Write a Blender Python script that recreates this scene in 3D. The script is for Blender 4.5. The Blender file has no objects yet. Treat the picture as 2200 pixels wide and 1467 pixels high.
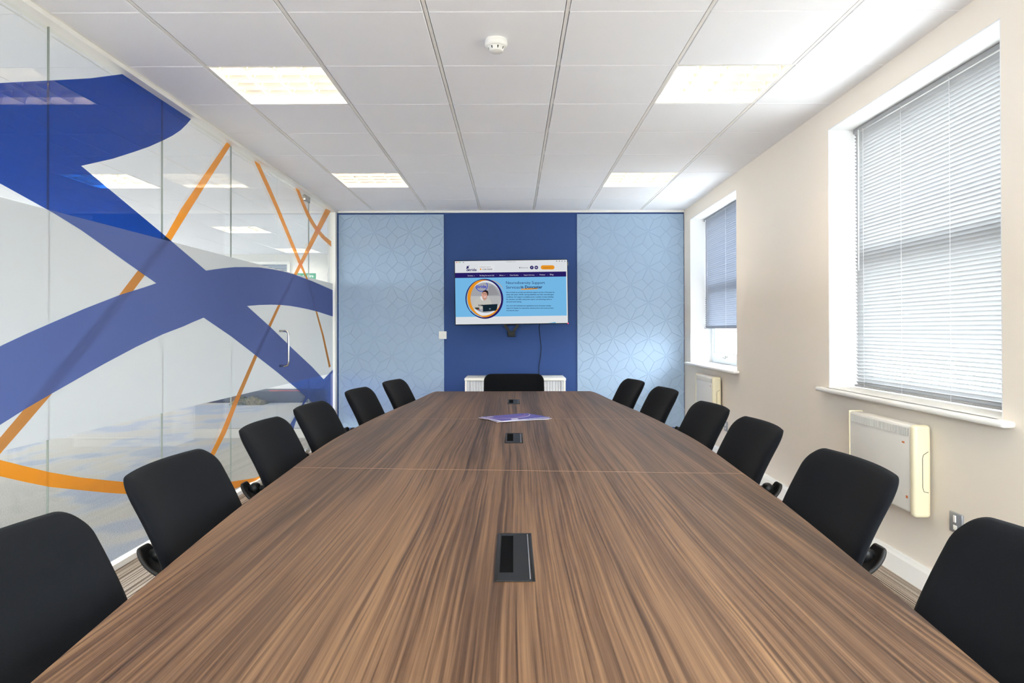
import bpy, bmesh, math, random
from mathutils import Vector, Matrix, geometry
random.seed(7)
D = bpy.data
SC = bpy.context.scene
COL = SC.collection
PI = math.pi

# ------------------------------------------------------------------ camera
cam = D.cameras.new('camera')
cam.sensor_width = 36.0
cam.lens = 1490.7 * 36.0 / 2200.0
cam.shift_y = -32.0 / 2200.0
cam.clip_start = 0.05
cam_o = D.objects.new('camera', cam)
COL.objects.link(cam_o)
def cam_axes(y, p, r):
    cy, sy, cp, sp, cr, sr = math.cos(y), math.sin(y), math.cos(p), math.sin(p), math.cos(r), math.sin(r)
    Ry = Matrix(((cy, sy, 0), (-sy, cy, 0), (0, 0, 1)))
    Rp = Matrix(((1, 0, 0), (0, cp, sp), (0, -sp, cp)))
    Rr = Matrix(((cr, 0, -sr), (0, 1, 0), (sr, 0, cr)))
    return Rr @ Rp @ Ry
M = cam_axes(.0017, .0057, .0021)
R3 = Matrix((M[0], M[2], -M[1])).transposed()
cam_o.matrix_world = Matrix.Translation((0, 0, 1.2)) @ R3.to_4x4()
SC.camera = cam_o

# ------------------------------------------------------------------ world, exposure
SKY, LAMP, LAMP2 = 6.6, 9.0, 12.0
w = D.worlds.new('world'); SC.world = w; w.use_nodes = True
bg = w.node_tree.nodes['Background']
bg.inputs[0].default_value = (0.80, 0.90, 1.0, 1)
bg.inputs[1].default_value = SKY
_n = w.node_tree.nodes; _l = w.node_tree.links
_tc = _n.new('ShaderNodeTexCoord'); _sx = _n.new('ShaderNodeSeparateXYZ'); _cr = _n.new('ShaderNodeValToRGB')
_mr = _n.new('ShaderNodeMapRange'); _mr.inputs['From Min'].default_value = -.15; _mr.inputs['From Max'].default_value = .15
_cr.color_ramp.elements[0].color = (.22, .225, .22, 1); _cr.color_ramp.elements[1].color = (0.84, 0.92, 1.0, 1)
_l.new(_tc.outputs['Generated'], _sx.inputs[0]); _l.new(_sx.outputs['Z'], _mr.inputs['Value']); _l.new(_mr.outputs[0], _cr.inputs[0]); _l.new(_cr.outputs[0], bg.inputs[0])
SC.view_settings.view_transform = 'Standard'
SC.view_settings.look = 'None'
SC.view_settings.gamma = 1.0
EXPO = 2.32
SC.view_settings.exposure = EXPO
SC.view_settings.use_curve_mapping = False
SC.cycles.transparent_max_bounces = 24
SC.cycles.max_bounces = 10
SC.cycles.diffuse_bounces = 5
SC.cycles.use_denoising = True
SC.cycles.sample_clamp_indirect = 6.0

# ------------------------------------------------------------------ materials
def sr(c):
    return tuple(((v / 255) / 12.92 if v / 255 <= .04045 else ((v / 255 + .055) / 1.055) ** 2.4) for v in c)
def mat(name, rgb, rough=.6, metal=0., spec=.5, **kw):
    m = D.materials.new(name); m.use_nodes = True
    b = m.node_tree.nodes['Principled BSDF']
    b.inputs['Base Color'].default_value = (*sr(rgb), 1)
    b.inputs['Roughness'].default_value = rough
    b.inputs['Metallic'].default_value = metal
    b.inputs['Specular IOR Level'].default_value = spec
    for k, v in kw.items():
        b.inputs[k.replace('_', ' ')].default_value = v
    return m
def N(m, t, **kw):
    n = m.node_tree.nodes.new(t)
    for k, v in kw.items(): setattr(n, k, v)
    return n
def L(m, a, b): m.node_tree.links.new(a, b)
def add_bump(m, scale, strength, dist=.002, detail=3, vec=(1, 1, 1)):
    b = m.node_tree.nodes['Principled BSDF']
    tc = N(m, 'ShaderNodeTexCoord'); mp = N(m, 'ShaderNodeMapping'); mp.inputs['Scale'].default_value = vec
    nz = N(m, 'ShaderNodeTexNoise'); nz.inputs['Scale'].default_value = scale; nz.inputs['Detail'].default_value = detail
    bp = N(m, 'ShaderNodeBump'); bp.inputs['Strength'].default_value = strength; bp.inputs['Distance'].default_value = dist
    L(m, tc.outputs['Object'], mp.inputs[0]); L(m, mp.outputs[0], nz.inputs['Vector'])
    L(m, nz.outputs[0], bp.inputs['Height']); L(m, bp.outputs[0], b.inputs['Normal'])
    return m
def emis(name, rgb, s):
    m = D.materials.new(name); m.use_nodes = True; nt = m.node_tree
    nt.nodes.remove(nt.nodes['Principled BSDF'])
    e = nt.nodes.new('ShaderNodeEmission'); e.inputs[0].default_value = (*sr(rgb), 1); e.inputs[1].default_value = s
    L(m, e.outputs[0], nt.nodes['Material Output'].inputs[0])
    return m

MT = {}
MT['wall'] = add_bump(mat('wall_paint', (232, 222, 208), .75), 90, .08)
MT['white'] = mat('white_gloss_paint', (238, 236, 230), .45)
MT['reveal'] = mat('reveal_paint', (228, 228, 228), .7)
MT['tile'] = add_bump(mat('ceiling_tile', (247, 247, 250), .9), 400, .25, .001)
MT['tbar'] = mat('ceiling_bar', (244, 241, 236), .5)
MT['dark_void'] = mat('ceiling_void', (60, 56, 52), .9)
MT['navy'] = add_bump(mat('navy_paint', (36, 70, 130), .7), 120, .06)
MT['panel'] = mat('panel_paint', (158, 180, 204), .6)
MT['cream'] = mat('cream_plastic', (232, 222, 190), .4)
MT['heater'] = mat('heater_enamel', (226, 222, 214), .4)
MT['grille'] = mat('grille_dark', (34, 28, 24), .8)
MT['black'] = mat('black_plastic', (14, 15, 16), .45, spec=.3)
MT['blackm'] = mat('black_module', (11, 13, 16), .45, spec=.22)
MT['bracket'] = mat('bracket_plastic', (26, 24, 23), .5, spec=.3)
MT['chrome'] = mat('brushed_steel', (200, 196, 188), .25, 1.0)
MT['alu'] = mat('window_aluminium', (214, 220, 228), .4)
MT['darkalu'] = mat('window_gasket', (70, 84, 104), .5)
MT['steel'] = mat('socket_steel', (150, 152, 158), .35, .4)
MT['leg'] = mat('grey_leg_metal', (112, 112, 112), .4, .6)
MT['cab'] = mat('cabinet_white', (238, 236, 228), .5)
MT['tambour'] = mat('tambour_grey', (206, 209, 213), .5)
MT['orange_led'] = mat('orange_neon', (200, 110, 50), .4)
MT['red'] = mat('red_cable', (190, 60, 50), .5)
MT['darkgrey'] = mat('dark_grey', (58, 60, 66), .7)
MT['plug'] = mat('white_plastic', (236, 234, 228), .4)
MT['bottle_blue'] = mat('blue_label', (40, 90, 190), .5)

# fabric
m = mat('black_fabric', (17, 18, 21), 1.0, spec=.06)
m.node_tree.nodes['Principled BSDF'].inputs['Sheen Weight'].default_value = .02
add_bump(m, 900, .5, .001, 2); MT['fabric'] = m

# venetian slat
def slat_mat(name, col, tr):
    m = D.materials.new(name); m.use_nodes = True; nt = m.node_tree
    b = nt.nodes['Principled BSDF']; b.inputs['Base Color'].default_value = (*sr(col), 1); b.inputs['Roughness'].default_value = .45
    t = N(m, 'ShaderNodeBsdfTranslucent'); t.inputs[0].default_value = (*sr(col), 1)
    mx = N(m, 'ShaderNodeMixShader'); mx.inputs[0].default_value = tr
    L(m, b.outputs[0], mx.inputs[1]); L(m, t.outputs[0], mx.inputs[2]); L(m, mx.outputs[0], nt.nodes['Material Output'].inputs[0])
    return m
MT['slat'] = slat_mat('white_slat', (164, 164, 164), .08)
MT['slat_shaded'] = slat_mat('white_slat_shaded', (140, 146, 158), .04)  # far blind: shade of the tilted undersides put into the grey-blue colour
MT['cord'] = mat('blind_cord', (236, 236, 236), .7)

# thin clear glass: mix of transparent and mirror by angle (Schlick on |N.I|)
def glass_mat(name, tint=(1, 1, 1), r0=.04):
    m = D.materials.new(name); m.use_nodes = True; nt = m.node_tree
    nt.nodes.remove(nt.nodes['Principled BSDF'])
    g = N(m, 'ShaderNodeNewGeometry')
    dt = N(m, 'ShaderNodeVectorMath', operation='DOT_PRODUCT')
    L(m, g.outputs['Normal'], dt.inputs[0]); L(m, g.outputs['Incoming'], dt.inputs[1])
    ab = N(m, 'ShaderNodeMath', operation='ABSOLUTE'); L(m, dt.outputs['Value'], ab.inputs[0])
    om = N(m, 'ShaderNodeMath', operation='SUBTRACT'); om.inputs[0].default_value = 1; L(m, ab.outputs[0], om.inputs[1])
    pw = N(m, 'ShaderNodeMath', operation='POWER'); L(m, om.outputs[0], pw.inputs[0]); pw.inputs[1].default_value = 5
    ma = N(m, 'ShaderNodeMath', operation='MULTIPLY_ADD'); L(m, pw.outputs[0], ma.inputs[0])
    ma.inputs[1].default_value = 1 - r0; ma.inputs[2].default_value = r0
    tr = N(m, 'ShaderNodeBsdfTransparent'); tr.inputs[0].default_value = (*tint, 1)
    gl = N(m, 'ShaderNodeBsdfGlossy'); gl.inputs['Roughness'].default_value = 0.0
    mx = N(m, 'ShaderNodeMixShader')
    L(m, ma.outputs[0], mx.inputs[0]); L(m, tr.outputs[0], mx.inputs[1]); L(m, gl.outputs[0], mx.inputs[2])
    L(m, mx.outputs[0], nt.nodes['Material Output'].inputs[0])
    return m
MT['glass'] = glass_mat('clear_glass', (.985, .995, .985))
MT['glass_edge'] = mat('glass_joint', (128, 134, 128), .3)
def film_mat(name, trans, diff, amt, translucent=0.):
    m = D.materials.new(name); m.use_nodes = True; nt = m.node_tree
    nt.nodes.remove(nt.nodes['Principled BSDF'])
    tr = N(m, 'ShaderNodeBsdfTransparent'); tr.inputs[0].default_value = (*trans, 1)
    df = N(m, 'ShaderNodeBsdfDiffuse'); df.inputs[0].default_value = (*diff, 1)
    a = df
    if translucent > 0:
        tl = N(m, 'ShaderNodeBsdfTranslucent'); tl.inputs[0].default_value = (*diff, 1)
        a = N(m, 'ShaderNodeMixShader'); a.inputs[0].default_value = translucent
        L(m, df.outputs[0], a.inputs[1]); L(m, tl.outputs[0], a.inputs[2])
    mx = N(m, 'ShaderNodeMixShader'); mx.inputs[0].default_value = amt
    L(m, tr.outputs[0], mx.inputs[1]); L(m, a.outputs[0], mx.inputs[2])
    L(m, mx.outputs[0], nt.nodes['Material Output'].inputs[0])
    return m
def gloss_film(name, trans, diff, amt, r0=.04):
    m = glass_mat(name, trans, r0); nt = m.node_tree
    tr = next(n for n in nt.nodes if n.type == 'BSDF_TRANSPARENT'); mx = next(n for n in nt.nodes if n.type == 'MIX_SHADER')
    df = N(m, 'ShaderNodeBsdfDiffuse'); df.inputs[0].default_value = (*diff, 1)
    m2 = N(m, 'ShaderNodeMixShader'); m2.inputs[0].default_value = amt
    L(m, tr.outputs[0], m2.inputs[1]); L(m, df.outputs[0], m2.inputs[2]); L(m, m2.outputs[0], mx.inputs[1])
    return m
# vinyl over clear glass stays glossy; over the frosted band it is matte
MT['film_blue'] = gloss_film('blue_vinyl', (.004, .07, .46), (.04, .08, .28), .25)
MT['film_orange'] = gloss_film('orange_vinyl', (.95, .40, .05), (.95, .36, .03), .5)
MT['film_blue_matte'] = film_mat('blue_vinyl_matte', (.25, .3, .5), (.120, .165, .40), .88, .35)
MT['film_orange_matte'] = film_mat('orange_vinyl_matte', (.9, .6, .4), (.56, .25, .065), .85, .35)
MT['film_frost'] = film_mat('frosted_film', (.8, .82, .82), (.43, .44, .445), 1.0, .40)

# walnut laminate
def wood():
    m = mat('walnut_laminate', (130, 100, 76), .46, spec=.28); nt = m.node_tree
    b = nt.nodes['Principled BSDF']
    tc = N(m, 'ShaderNodeTexCoord')
    mpw = N(m, 'ShaderNodeMapping'); mpw.inputs['Scale'].default_value = (2.2, .55, 1)
    L(m, tc.outputs['Object'], mpw.inputs[0])
    nw = N(m, 'ShaderNodeTexNoise'); nw.inputs['Scale'].default_value = 1.6; nw.inputs['Detail'].default_value = 2
    L(m, mpw.outputs[0], nw.inputs['Vector'])
    sc = N(m, 'ShaderNodeVectorMath', operation='MULTIPLY_ADD')
    L(m, nw.outputs['Color'], sc.inputs[0]); sc.inputs[1].default_value = (.035, 0, 0)
    L(m, tc.outputs['Object'], sc.inputs[2])
    def layer(scale, vec, detail, rough=.5):
        mp = N(m, 'ShaderNodeMapping'); mp.inputs['Scale'].default_value = vec
        L(m, sc.outputs[0], mp.inputs[0])
        n = N(m, 'ShaderNodeTexNoise'); n.inputs['Scale'].default_value = scale; n.inputs['Detail'].default_value = detail
        n.inputs['Roughness'].default_value = rough
        L(m, mp.outputs[0], n.inputs['Vector']); return n.outputs[0]
    broad = layer(1.0, (8, .22, 1), 3)
    mid = layer(1.0, (46, .45, 1), 3, .6)
    fine = layer(1.0, (170, 1.3, 1), 3, .65)
    def madd(a, k, c):
        n = N(m, 'ShaderNodeMath', operation='MULTIPLY_ADD'); L(m, a, n.inputs[0]); n.inputs[1].default_value = k
        if isinstance(c, float): n.inputs[2].default_value = c
        else: L(m, c, n.inputs[2])
        return n.outputs[0]
    s = madd(fine, .58, madd(mid, .40, madd(broad, .50, -.24)))
    cr = N(m, 'ShaderNodeValToRGB'); e = cr.color_ramp.elements
    e[0].position = .30; e[0].color = (*sr((48, 30, 19)), 1)
    e[1].position = .70; e[1].color = (*sr((126, 96, 68)), 1)
    for p, c in ((.42, (69, 48, 32)), (.5, (92, 67, 47)), (.58, (108, 81, 57))):
        k = e.new(p); k.color = (*sr(c), 1)
    L(m, s, cr.inputs[0])
    # dark pores
    pore = layer(1.0, (150, 1.1, 1), 2)
    pr = N(m, 'ShaderNodeValToRGB'); pe = pr.color_ramp.elements
    pe[0].position = .30; pe[0].color = (.42, .38, .36, 1); pe[1].position = .46; pe[1].color = (1, 1, 1, 1)
    L(m, pore, pr.inputs[0])
    mx = N(m, 'ShaderNodeMixRGB', blend_type='MULTIPLY'); mx.inputs[0].default_value = 1
    L(m, cr.outputs[0], mx.inputs[1]); L(m, pr.outputs[0], mx.inputs[2])
    L(m, mx.outputs[0], b.inputs['Base Color'])
    bp = N(m, 'ShaderNodeBump'); bp.inputs['Strength'].default_value = .12; bp.inputs['Distance'].default_value = .0006
    L(m, fine, bp.inputs['Height']); L(m, bp.outputs[0], b.inputs['Normal'])
    return m
MT['wood'] = wood()
MT['wood_edge'] = mat('walnut_edge', (120, 84, 56), .5)
MT['seam'] = mat('bevelled_seam', (196, 160, 128), .5)

def carpet(name, cols, vec, speck=260, ramp=(.3, .7)):
    m = mat(name, (150, 140, 130), .95, spec=.1)
    b = m.node_tree.nodes['Principled BSDF']
    tc = N(m, 'ShaderNodeTexCoord'); mp = N(m, 'ShaderNodeMapping'); mp.inputs['Scale'].default_value = vec
    L(m, tc.outputs['Object'], mp.inputs[0])
    n = N(m, 'ShaderNodeTexNoise'); n.inputs['Scale'].default_value = 1; n.inputs['Detail'].default_value = 3; n.inputs['Roughness'].default_value = .7
    L(m, mp.outputs[0], n.inputs['Vector'])
    cr = N(m, 'ShaderNodeValToRGB'); e = cr.color_ramp.elements
    e[0].position = ramp[0]; e[0].color = (*sr(cols[0]), 1); e[1].position = ramp[1]; e[1].color = (*sr(cols[-1]), 1)
    for i, c in enumerate(cols[1:-1]):
        k = e.new(ramp[0] + (ramp[1] - ramp[0]) * (i + 1) / (len(cols) - 1)); k.color = (*sr(c), 1)
    L(m, n.outputs[0], cr.inputs[0])
    s = N(m, 'ShaderNodeTexNoise'); s.inputs['Scale'].default_value = speck; s.inputs['Detail'].default_value = 2
    L(m, tc.outputs['Object'], s.inputs['Vector'])
    sr2 = N(m, 'ShaderNodeValToRGB'); sr2.color_ramp.elements[0].position = .3; sr2.color_ramp.elements[0].color = (.5, .5, .5, 1)
    sr2.color_ramp.elements[1].position = .6; sr2.color_ramp.elements[1].color = (1, 1, 1, 1)
    L(m, s.outputs[0], sr2.inputs[0])
    mx = N(m, 'ShaderNodeMixRGB', blend_type='MULTIPLY'); mx.inputs[0].default_value = 1
    L(m, cr.outputs[0], mx.inputs[1]); L(m, sr2.outputs[0], mx.inputs[2]); L(m, mx.outputs[0], b.inputs['Base Color'])
    return m
MT['carpet'] = carpet('striped_carpet', [(74, 62, 54), (150, 136, 122), (176, 164, 150), (186, 174, 162)], (130, .25, 1), 300, (.42, .55))
MT['carpet2'] = carpet('grey_office_carpet', [(138, 143, 156), (154, 154, 156), (158, 154, 149)], (.6, .4, 1), 170, (.44, .5))
m = carpet('camouflage_cloth', [(40, 44, 34), (80, 82, 62), (124, 116, 94), (60, 50, 38)], (9, 9, 9), 60, (.35, .65)); MT['camo'] = m

# ------------------------------------------------------------------ mesh builder
class MB:
    def __init__(s): s.v = []; s.f = []; s.m = []; s.sm = []
    def add(s, vs, fs, mi=0, smooth=False):
        o = len(s.v); s.v += [tuple(v) for v in vs]
        for f in fs: s.f.append(tuple(o + i for i in f)); s.m.append(mi); s.sm.append(smooth)
        return s
    def box(s, x0, x1, y0, y1, z0, z1, mi=0):
        vs = [(x, y, z) for x in (x0, x1) for y in (y0, y1) for z in (z0, z1)]
        return s.add(vs, [(0, 1, 3, 2), (4, 6, 7, 5), (0, 4, 5, 1), (2, 3, 7, 6), (0, 2, 6, 4), (1, 5, 7, 3)], mi)
    def bbox(s, x0, x1, y0, y1, z0, z1, b=.004, mi=0, seg=2, smooth=True):
        bm = bmesh.new(); bmesh.ops.create_cube(bm, size=1)
        for v in bm.verts:
            v.co = Vector(((x0 + x1) / 2 + v.co.x * (x1 - x0), (y0 + y1) / 2 + v.co.y * (y1 - y0), (z0 + z1) / 2 + v.co.z * (z1 - z0)))
        bmesh.ops.bevel(bm, geom=bm.edges[:], offset=b, segments=seg, affect='EDGES', profile=.5)
        s.frombm(bm, mi, smooth); return s
    def frombm(s, bm, mi=0, smooth=False):
        bm.verts.index_update()
        s.add([v.co for v in bm.verts], [tuple(v.index for v in f.verts) for f in bm.faces], mi, smooth); bm.free()
    def tube(s, pts, r, n=10, mi=0, cap=True, closed=False):
        pts = [Vector(p) for p in pts]; rs = r if isinstance(r, (list, tuple)) else [r] * len(pts)
        vs = []; fs = []; up = None
        for i, p in enumerate(pts):
            a = pts[i - 1] if i > 0 else pts[0]; b = pts[i + 1] if i < len(pts) - 1 else pts[-1]
            t = (b - a).normalized()
            if up is None:
                up = Vector((0, 0, 1)) if abs(t.z) < .9 else Vector((1, 0, 0))
            sd = t.cross(up).normalized(); up = sd.cross(t).normalized()
            for k in range(n):
                an = 2 * PI * k / n
                vs.append(p + (sd * math.cos(an) + up * math.sin(an)) * rs[i])
        for i in range(len(pts) - 1):
            for k in range(n):
                fs.append((i * n + k, i * n + (k + 1) % n, (i + 1) * n + (k + 1) % n, (i + 1) * n + k))
        if cap:
            fs.append(tuple(range(n))[::-1]); fs.append(tuple((len(pts) - 1) * n + k for k in range(n)))
        return s.add(vs, fs, mi, True)
    def lathe(s, prof, n=32, mi=0, c=(0, 0, 0)):
        vs = []; fs = []
        for r, z in prof:
            for k in range(n):
                a = 2 * PI * k / n; vs.append((c[0] + r * math.cos(a), c[1] + r * math.sin(a), c[2] + z))
        for i in range(len(prof) - 1):
            for k in range(n): fs.append((i * n + k, i * n + (k + 1) % n, (i + 1) * n + (k + 1) % n, (i + 1) * n + k))
        if prof[0][0] > 1e-5: fs.append(tuple(range(n))[::-1])
        if prof[-1][0] > 1e-5: fs.append(tuple((len(prof) - 1) * n + k for k in range(n)))
        return s.add(vs, fs, mi, True)
    def poly(s, pts3, mi=0):
        tr = geometry.tessellate_polygon([[Vector(p) for p in pts3]])
        return s.add(pts3, [tuple(t) for t in tr], mi)
    def prism(s, pts, z0, z1, mi=0, mside=None):       # polygon in xy extruded in z
        n = len(pts); tr = geometry.tessellate_polygon([[Vector((x, y, 0)) for x, y in pts]])
        vs = [(x, y, z0) for x, y in pts] + [(x, y, z1) for x, y in pts]
        s.add(vs, [tuple(t) for t in tr] + [tuple(n + i for i in t) for t in tr], mi)
        return s.add(vs, [(i, (i + 1) % n, n + (i + 1) % n, n + i) for i in range(n)], mi if mside is None else mside)
    def build(s, name, mats, parent=None, loc=(0, 0, 0), rot=(0, 0, 0), fix=True):
        me = D.meshes.new(name); me.from_pydata(s.v, [], s.f); me.update()
        for m in (mats if isinstance(mats, (list, tuple)) else [mats]): me.materials.append(m)
        for p, mi, sm in zip(me.polygons, s.m, s.sm): p.material_index = mi; p.use_smooth = sm
        if fix:
            bm = bmesh.new(); bm.from_mesh(me); bmesh.ops.recalc_face_normals(bm, faces=bm.faces[:]); bm.to_mesh(me); bm.free()
        o = D.objects.new(name, me); COL.objects.link(o); o.parent = parent; o.location = loc; o.rotation_euler = rot
        return o
def tag(o, label, cat, group=None, kind=None):
    o['label'] = label; o['category'] = cat
    if group: o['group'] = group
    if kind: o['kind'] = kind
    return o
def empty(name, loc, rz=0, label=None, cat=None, group=None):
    o = D.objects.new(name, None); o.empty_display_size = .1; COL.objects.link(o); o.location = loc; o.rotation_euler = (0, 0, rz)
    if label: tag(o, label, cat, group)
    return o
def struct(o): o['kind'] = 'structure'; return o
def copy_tree(o, parent=None):
    c = o.copy(); COL.objects.link(c); c.parent = parent
    for ch in list(o.children): copy_tree(ch, c)
    return c
def smooth_edges(o, ang=40):
    m = o.modifiers.new('bevel', 'BEVEL'); m.width = .002; m.segments = 2; m.limit_method = 'ANGLE'; return o
def text_mesh(s, bold=False):
    cu = D.curves.new('t', 'FONT'); cu.body = s; cu.size = 1
    if bold: cu.offset = .022
    cu.resolution_u = 3
    o = D.objects.new('t', cu); COL.objects.link(o)
    me = D.meshes.new_from_object(o.evaluated_get(bpy.context.evaluated_depsgraph_get()))
    vs = [v.co.copy() for v in me.vertices]; fs = [tuple(p.vertices) for p in me.polygons]
    D.objects.remove(o); D.curves.remove(cu); D.meshes.remove(me)
    return vs, fs

# ------------------------------------------------------------------ room dimensions
CEIL = 2.55
YB, YN = 7.825, -1.8           # far wall (behind the screen), near wall (behind the camera)
XG = -2.015                    # room face of the glass
TH = math.atan(.0075)          # the window wall is a touch out of square
def RW(u, y, z): return Vector((1.87 + u * math.cos(TH) + y * math.sin(TH), -u * math.sin(TH) + y * math.cos(TH), z))
RWROT = (0, 0, -TH); RWLOC = (1.87, 0, 0)

# floors
b = MB(); b.box(-2.03, 2.25, YN - .1, YB + .1, -.05, 0); struct(b.build('floor', MT['carpet']))
b = MB(); b.box(-9.0, -2.03, YN - .1, 12.3, -.05, 0); struct(b.build('floor_office', MT['carpet2']))

# walls
WIN = [(2.685, 4.185), (5.945, 7.545), (-.6, .9)]  # last one is out of view, added to let in more daylight
ZS, ZL = .84, 2.408
b = MB()
ys = sorted(WIN)
edges = [YN - .1] + [e for p in ys for e in p] + [YB + .15]
for i in range(0, len(edges), 2): b.box(0, .30, edges[i], edges[i + 1], 0, CEIL + .1)
for y0, y1 in ys:
    b.box(0, .30, y0, y1, 0, ZS); b.box(0, .30, y0, y1, ZL, CEIL + .1)
struct(b.build('wall_right', MT['wall'], loc=RWLOC, rot=RWROT))
b = MB(); b.box(-2.09, 1.929, YB, YB + .12, 0, CEIL + .1); struct(b.build('wall_far', MT['navy']))
b = MB(); b.box(-2.03, -1.5, YN - .12, YN, 0, CEIL + .1); b.box(1.35, 1.85, YN - .12, YN, 0, CEIL + .1); b.box(-1.5, 1.35, YN - .12, YN, 0, .9); b.box(-1.5, 1.35, YN - .12, YN, 2.35, CEIL + .1)
struct(b.build('wall_near', MT['wall']))
b = MB()
for x in (-1.5, -.575, .35, 1.3): b.bbox(x, x + .05, YN - .09, YN - .04, .9, 2.35, .004)
b.bbox(-1.5, 1.35, YN - .09, YN - .04, .9, .95, .004); b.bbox(-1.5, 1.35, YN - .09, YN - .04, 2.3, 2.35, .004)
o = struct(b.build('window_5', MT['alu'])); MB().box(-1.45, 1.3, YN - .068, YN - .062, .95, 2.3).build('glass_pane', MT['glass'], o)  # unseen window added behind the camera to bring daylight onto the ceiling
# office beyond the glass
b = MB(); b.box(-9.0, -2.09, 12.2, 12.3, 0, CEIL + .1); b.box(-2.09, -2.03, YB + .0, 12.3, 0, CEIL + .1)
struct(b.build('wall_office_far', mat('office_wall_paint', (222, 220, 214), .8)))
b = MB(); b.box(-9.0, -2.03, YN - .12, YN, 0, CEIL + .1); struct(b.build('wall_office_near', MT['wall']))
b = MB()
b.box(-9.1, -9.0, YN - .12, 12.3, 0, .9); b.box(-9.1, -9.0, YN - .12, 12.3, 2.3, CEIL + .1)
for y in [YN - .12 + 1.7 * k for k in range(9)]: b.box(-9.1, -9.0, y, y + .35, .9, 2.3)  # unseen openings between these piers, added to light the frosted film from behind
struct(b.build('wall_office_left', MT['wall']))

# ceiling: tegular tiles with exposed bars
GX = [-1.568 + .6 * i for i in range(-1, 7)]
GY = [2.929 + .6 * k for k in range(-8, 9)]
LIGHTS = [(x, y) for y in (3.529, 5.929, 1.129, -1.271) for x in (-1.568, .832)]
X0, X1c = -1.965, 1.93
b = MB()
for i in range(len(GX)):
    for k in range(len(GY)):
        x0, x1, y0, y1 = GX[i], GX[i] + .6, GY[k], GY[k] + .6
        if any(abs(x0 - a) < .01 and abs(y0 - c) < .01 for a, c in LIGHTS): continue
        cx0, cx1, cy0, cy1 = max(x0 + .011, X0 + .004), min(x1 - .011, X1c), max(y0 + .0025, YN + .002), min(y1 - .0025, YB - .03)
        if cx1 - cx0 < .02 or cy1 - cy0 < .02: continue
        e = .003
        vs = [(cx0, cy0, CEIL + .012), (cx1, cy0, CEIL + .012), (cx1, cy1, CEIL + .012), (cx0, cy1, CEIL + .012),
              (cx0, cy0, CEIL + e), (cx1, cy0, CEIL + e), (cx1, cy1, CEIL + e), (cx0, cy1, CEIL + e),
              (cx0 + e, cy0 + e, CEIL), (cx1 - e, cy0 + e, CEIL), (cx1 - e, cy1 - e, CEIL), (cx0 + e, cy1 - e, CEIL)]
        fs = [(8, 9, 10, 11)]
        for a in range(4):
            q = (a + 1) % 4; fs += [(a, q, 4 + q, 4 + a), (4 + a, 4 + q, 8 + q, 8 + a)]
        b.add(vs, fs)
b.box(X0 - .1, 2.2, YN - .1, YB + .1, CEIL + .1, CEIL + .12, 1)
struct(b.build('ceiling', [MT['tile'], MT['dark_void']], fix=False))
b = MB()
for x in GX[1:]:
    if x < X1c: b.box(x - .0075, x + .0075, YN, YB - .03, CEIL + .002, CEIL + .03)
for y in GY:
    if YN < y < YB: b.box(X0, X1c, y - .0075, y + .0075, CEIL + .006, CEIL + .03)
struct(b.build('trim_1', MT['tbar']))
# white angles round the ceiling
b = MB(); b.box(-1.985, 1.93, YB - .03, YB, CEIL - .022, CEIL + .03); b.box(-1.97, -1.955, YN, YB - .03, CEIL - .001, CEIL + .03)
struct(b.build('trim_2', MT['white']))
b = MB()
OXY = [(x, y) for x in (-3.91, -6.91) for y in (5.94, 8.94, 11.34, 2.94, -.06)]
for i in range(-9, 4):
    for k in range(-9, 16):
        x0, y0 = -3.91 + .6 * i, 2.94 + .6 * k
        if any(abs(x0 - a) < .01 and abs(y0 - c) < .01 for a, c in OXY): continue
        a0, a1, c0, c1 = max(x0 + .006, -8.99), min(x0 + .594, -2.055), max(y0 + .003, YN), min(y0 + .597, 12.2)
        if a1 - a0 > .02 and c1 - c0 > .02: b.box(a0, a1, c0, c1, CEIL, CEIL + .012)
b.box(-9, -2.05, YN, 12.2, CEIL + .1, CEIL + .12, 1)
struct(b.build('ceiling_office', [MT['tile'], MT['dark_void']], fix=False))
b = MB()
for i in range(-9, 4): b.box(-3.91 + .6 * i - .007, -3.91 + .6 * i + .007, YN, 12.2, CEIL + .003, CEIL + .02)
for k in range(-9, 16): b.box(-9, -2.05, 2.94 + .6 * k - .007, 2.94 + .6 * k + .007, CEIL + .004, CEIL + .02)
struct(b.build('trim_3', MT['tbar']))

# skirting boards
def skirt(name, y0, y1, **kw):
    b = MB(); vs = [(0, 0), (-.018, 0), (-.018, .088), (-.012, .1), (-.008, .112), (0, .112)]
    P = [(x, y0, z) for x, z in vs] + [(x, y1, z) for x, z in vs]; n = len(vs)
    b.add(P, [(i, (i + 1) % n, n + (i + 1) % n, n + i) for i in range(n)] + [tuple(range(n)), tuple(range(n, 2 * n))])
    return struct(b.build(name, MT['white'], **kw))
skirt('baseboard_right', YN, YB, loc=RWLOC, rot=RWROT)
b = MB(); b.bbox(-1.97, 1.90, YB - .034, YB, 0, .1, .004); struct(b.build('baseboard_far', MT['white']))
b = MB(); b.bbox(-9, -2.1, 12.18, 12.2, 0, .1, .004); struct(b.build('baseboard_office', MT['white']))

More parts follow.
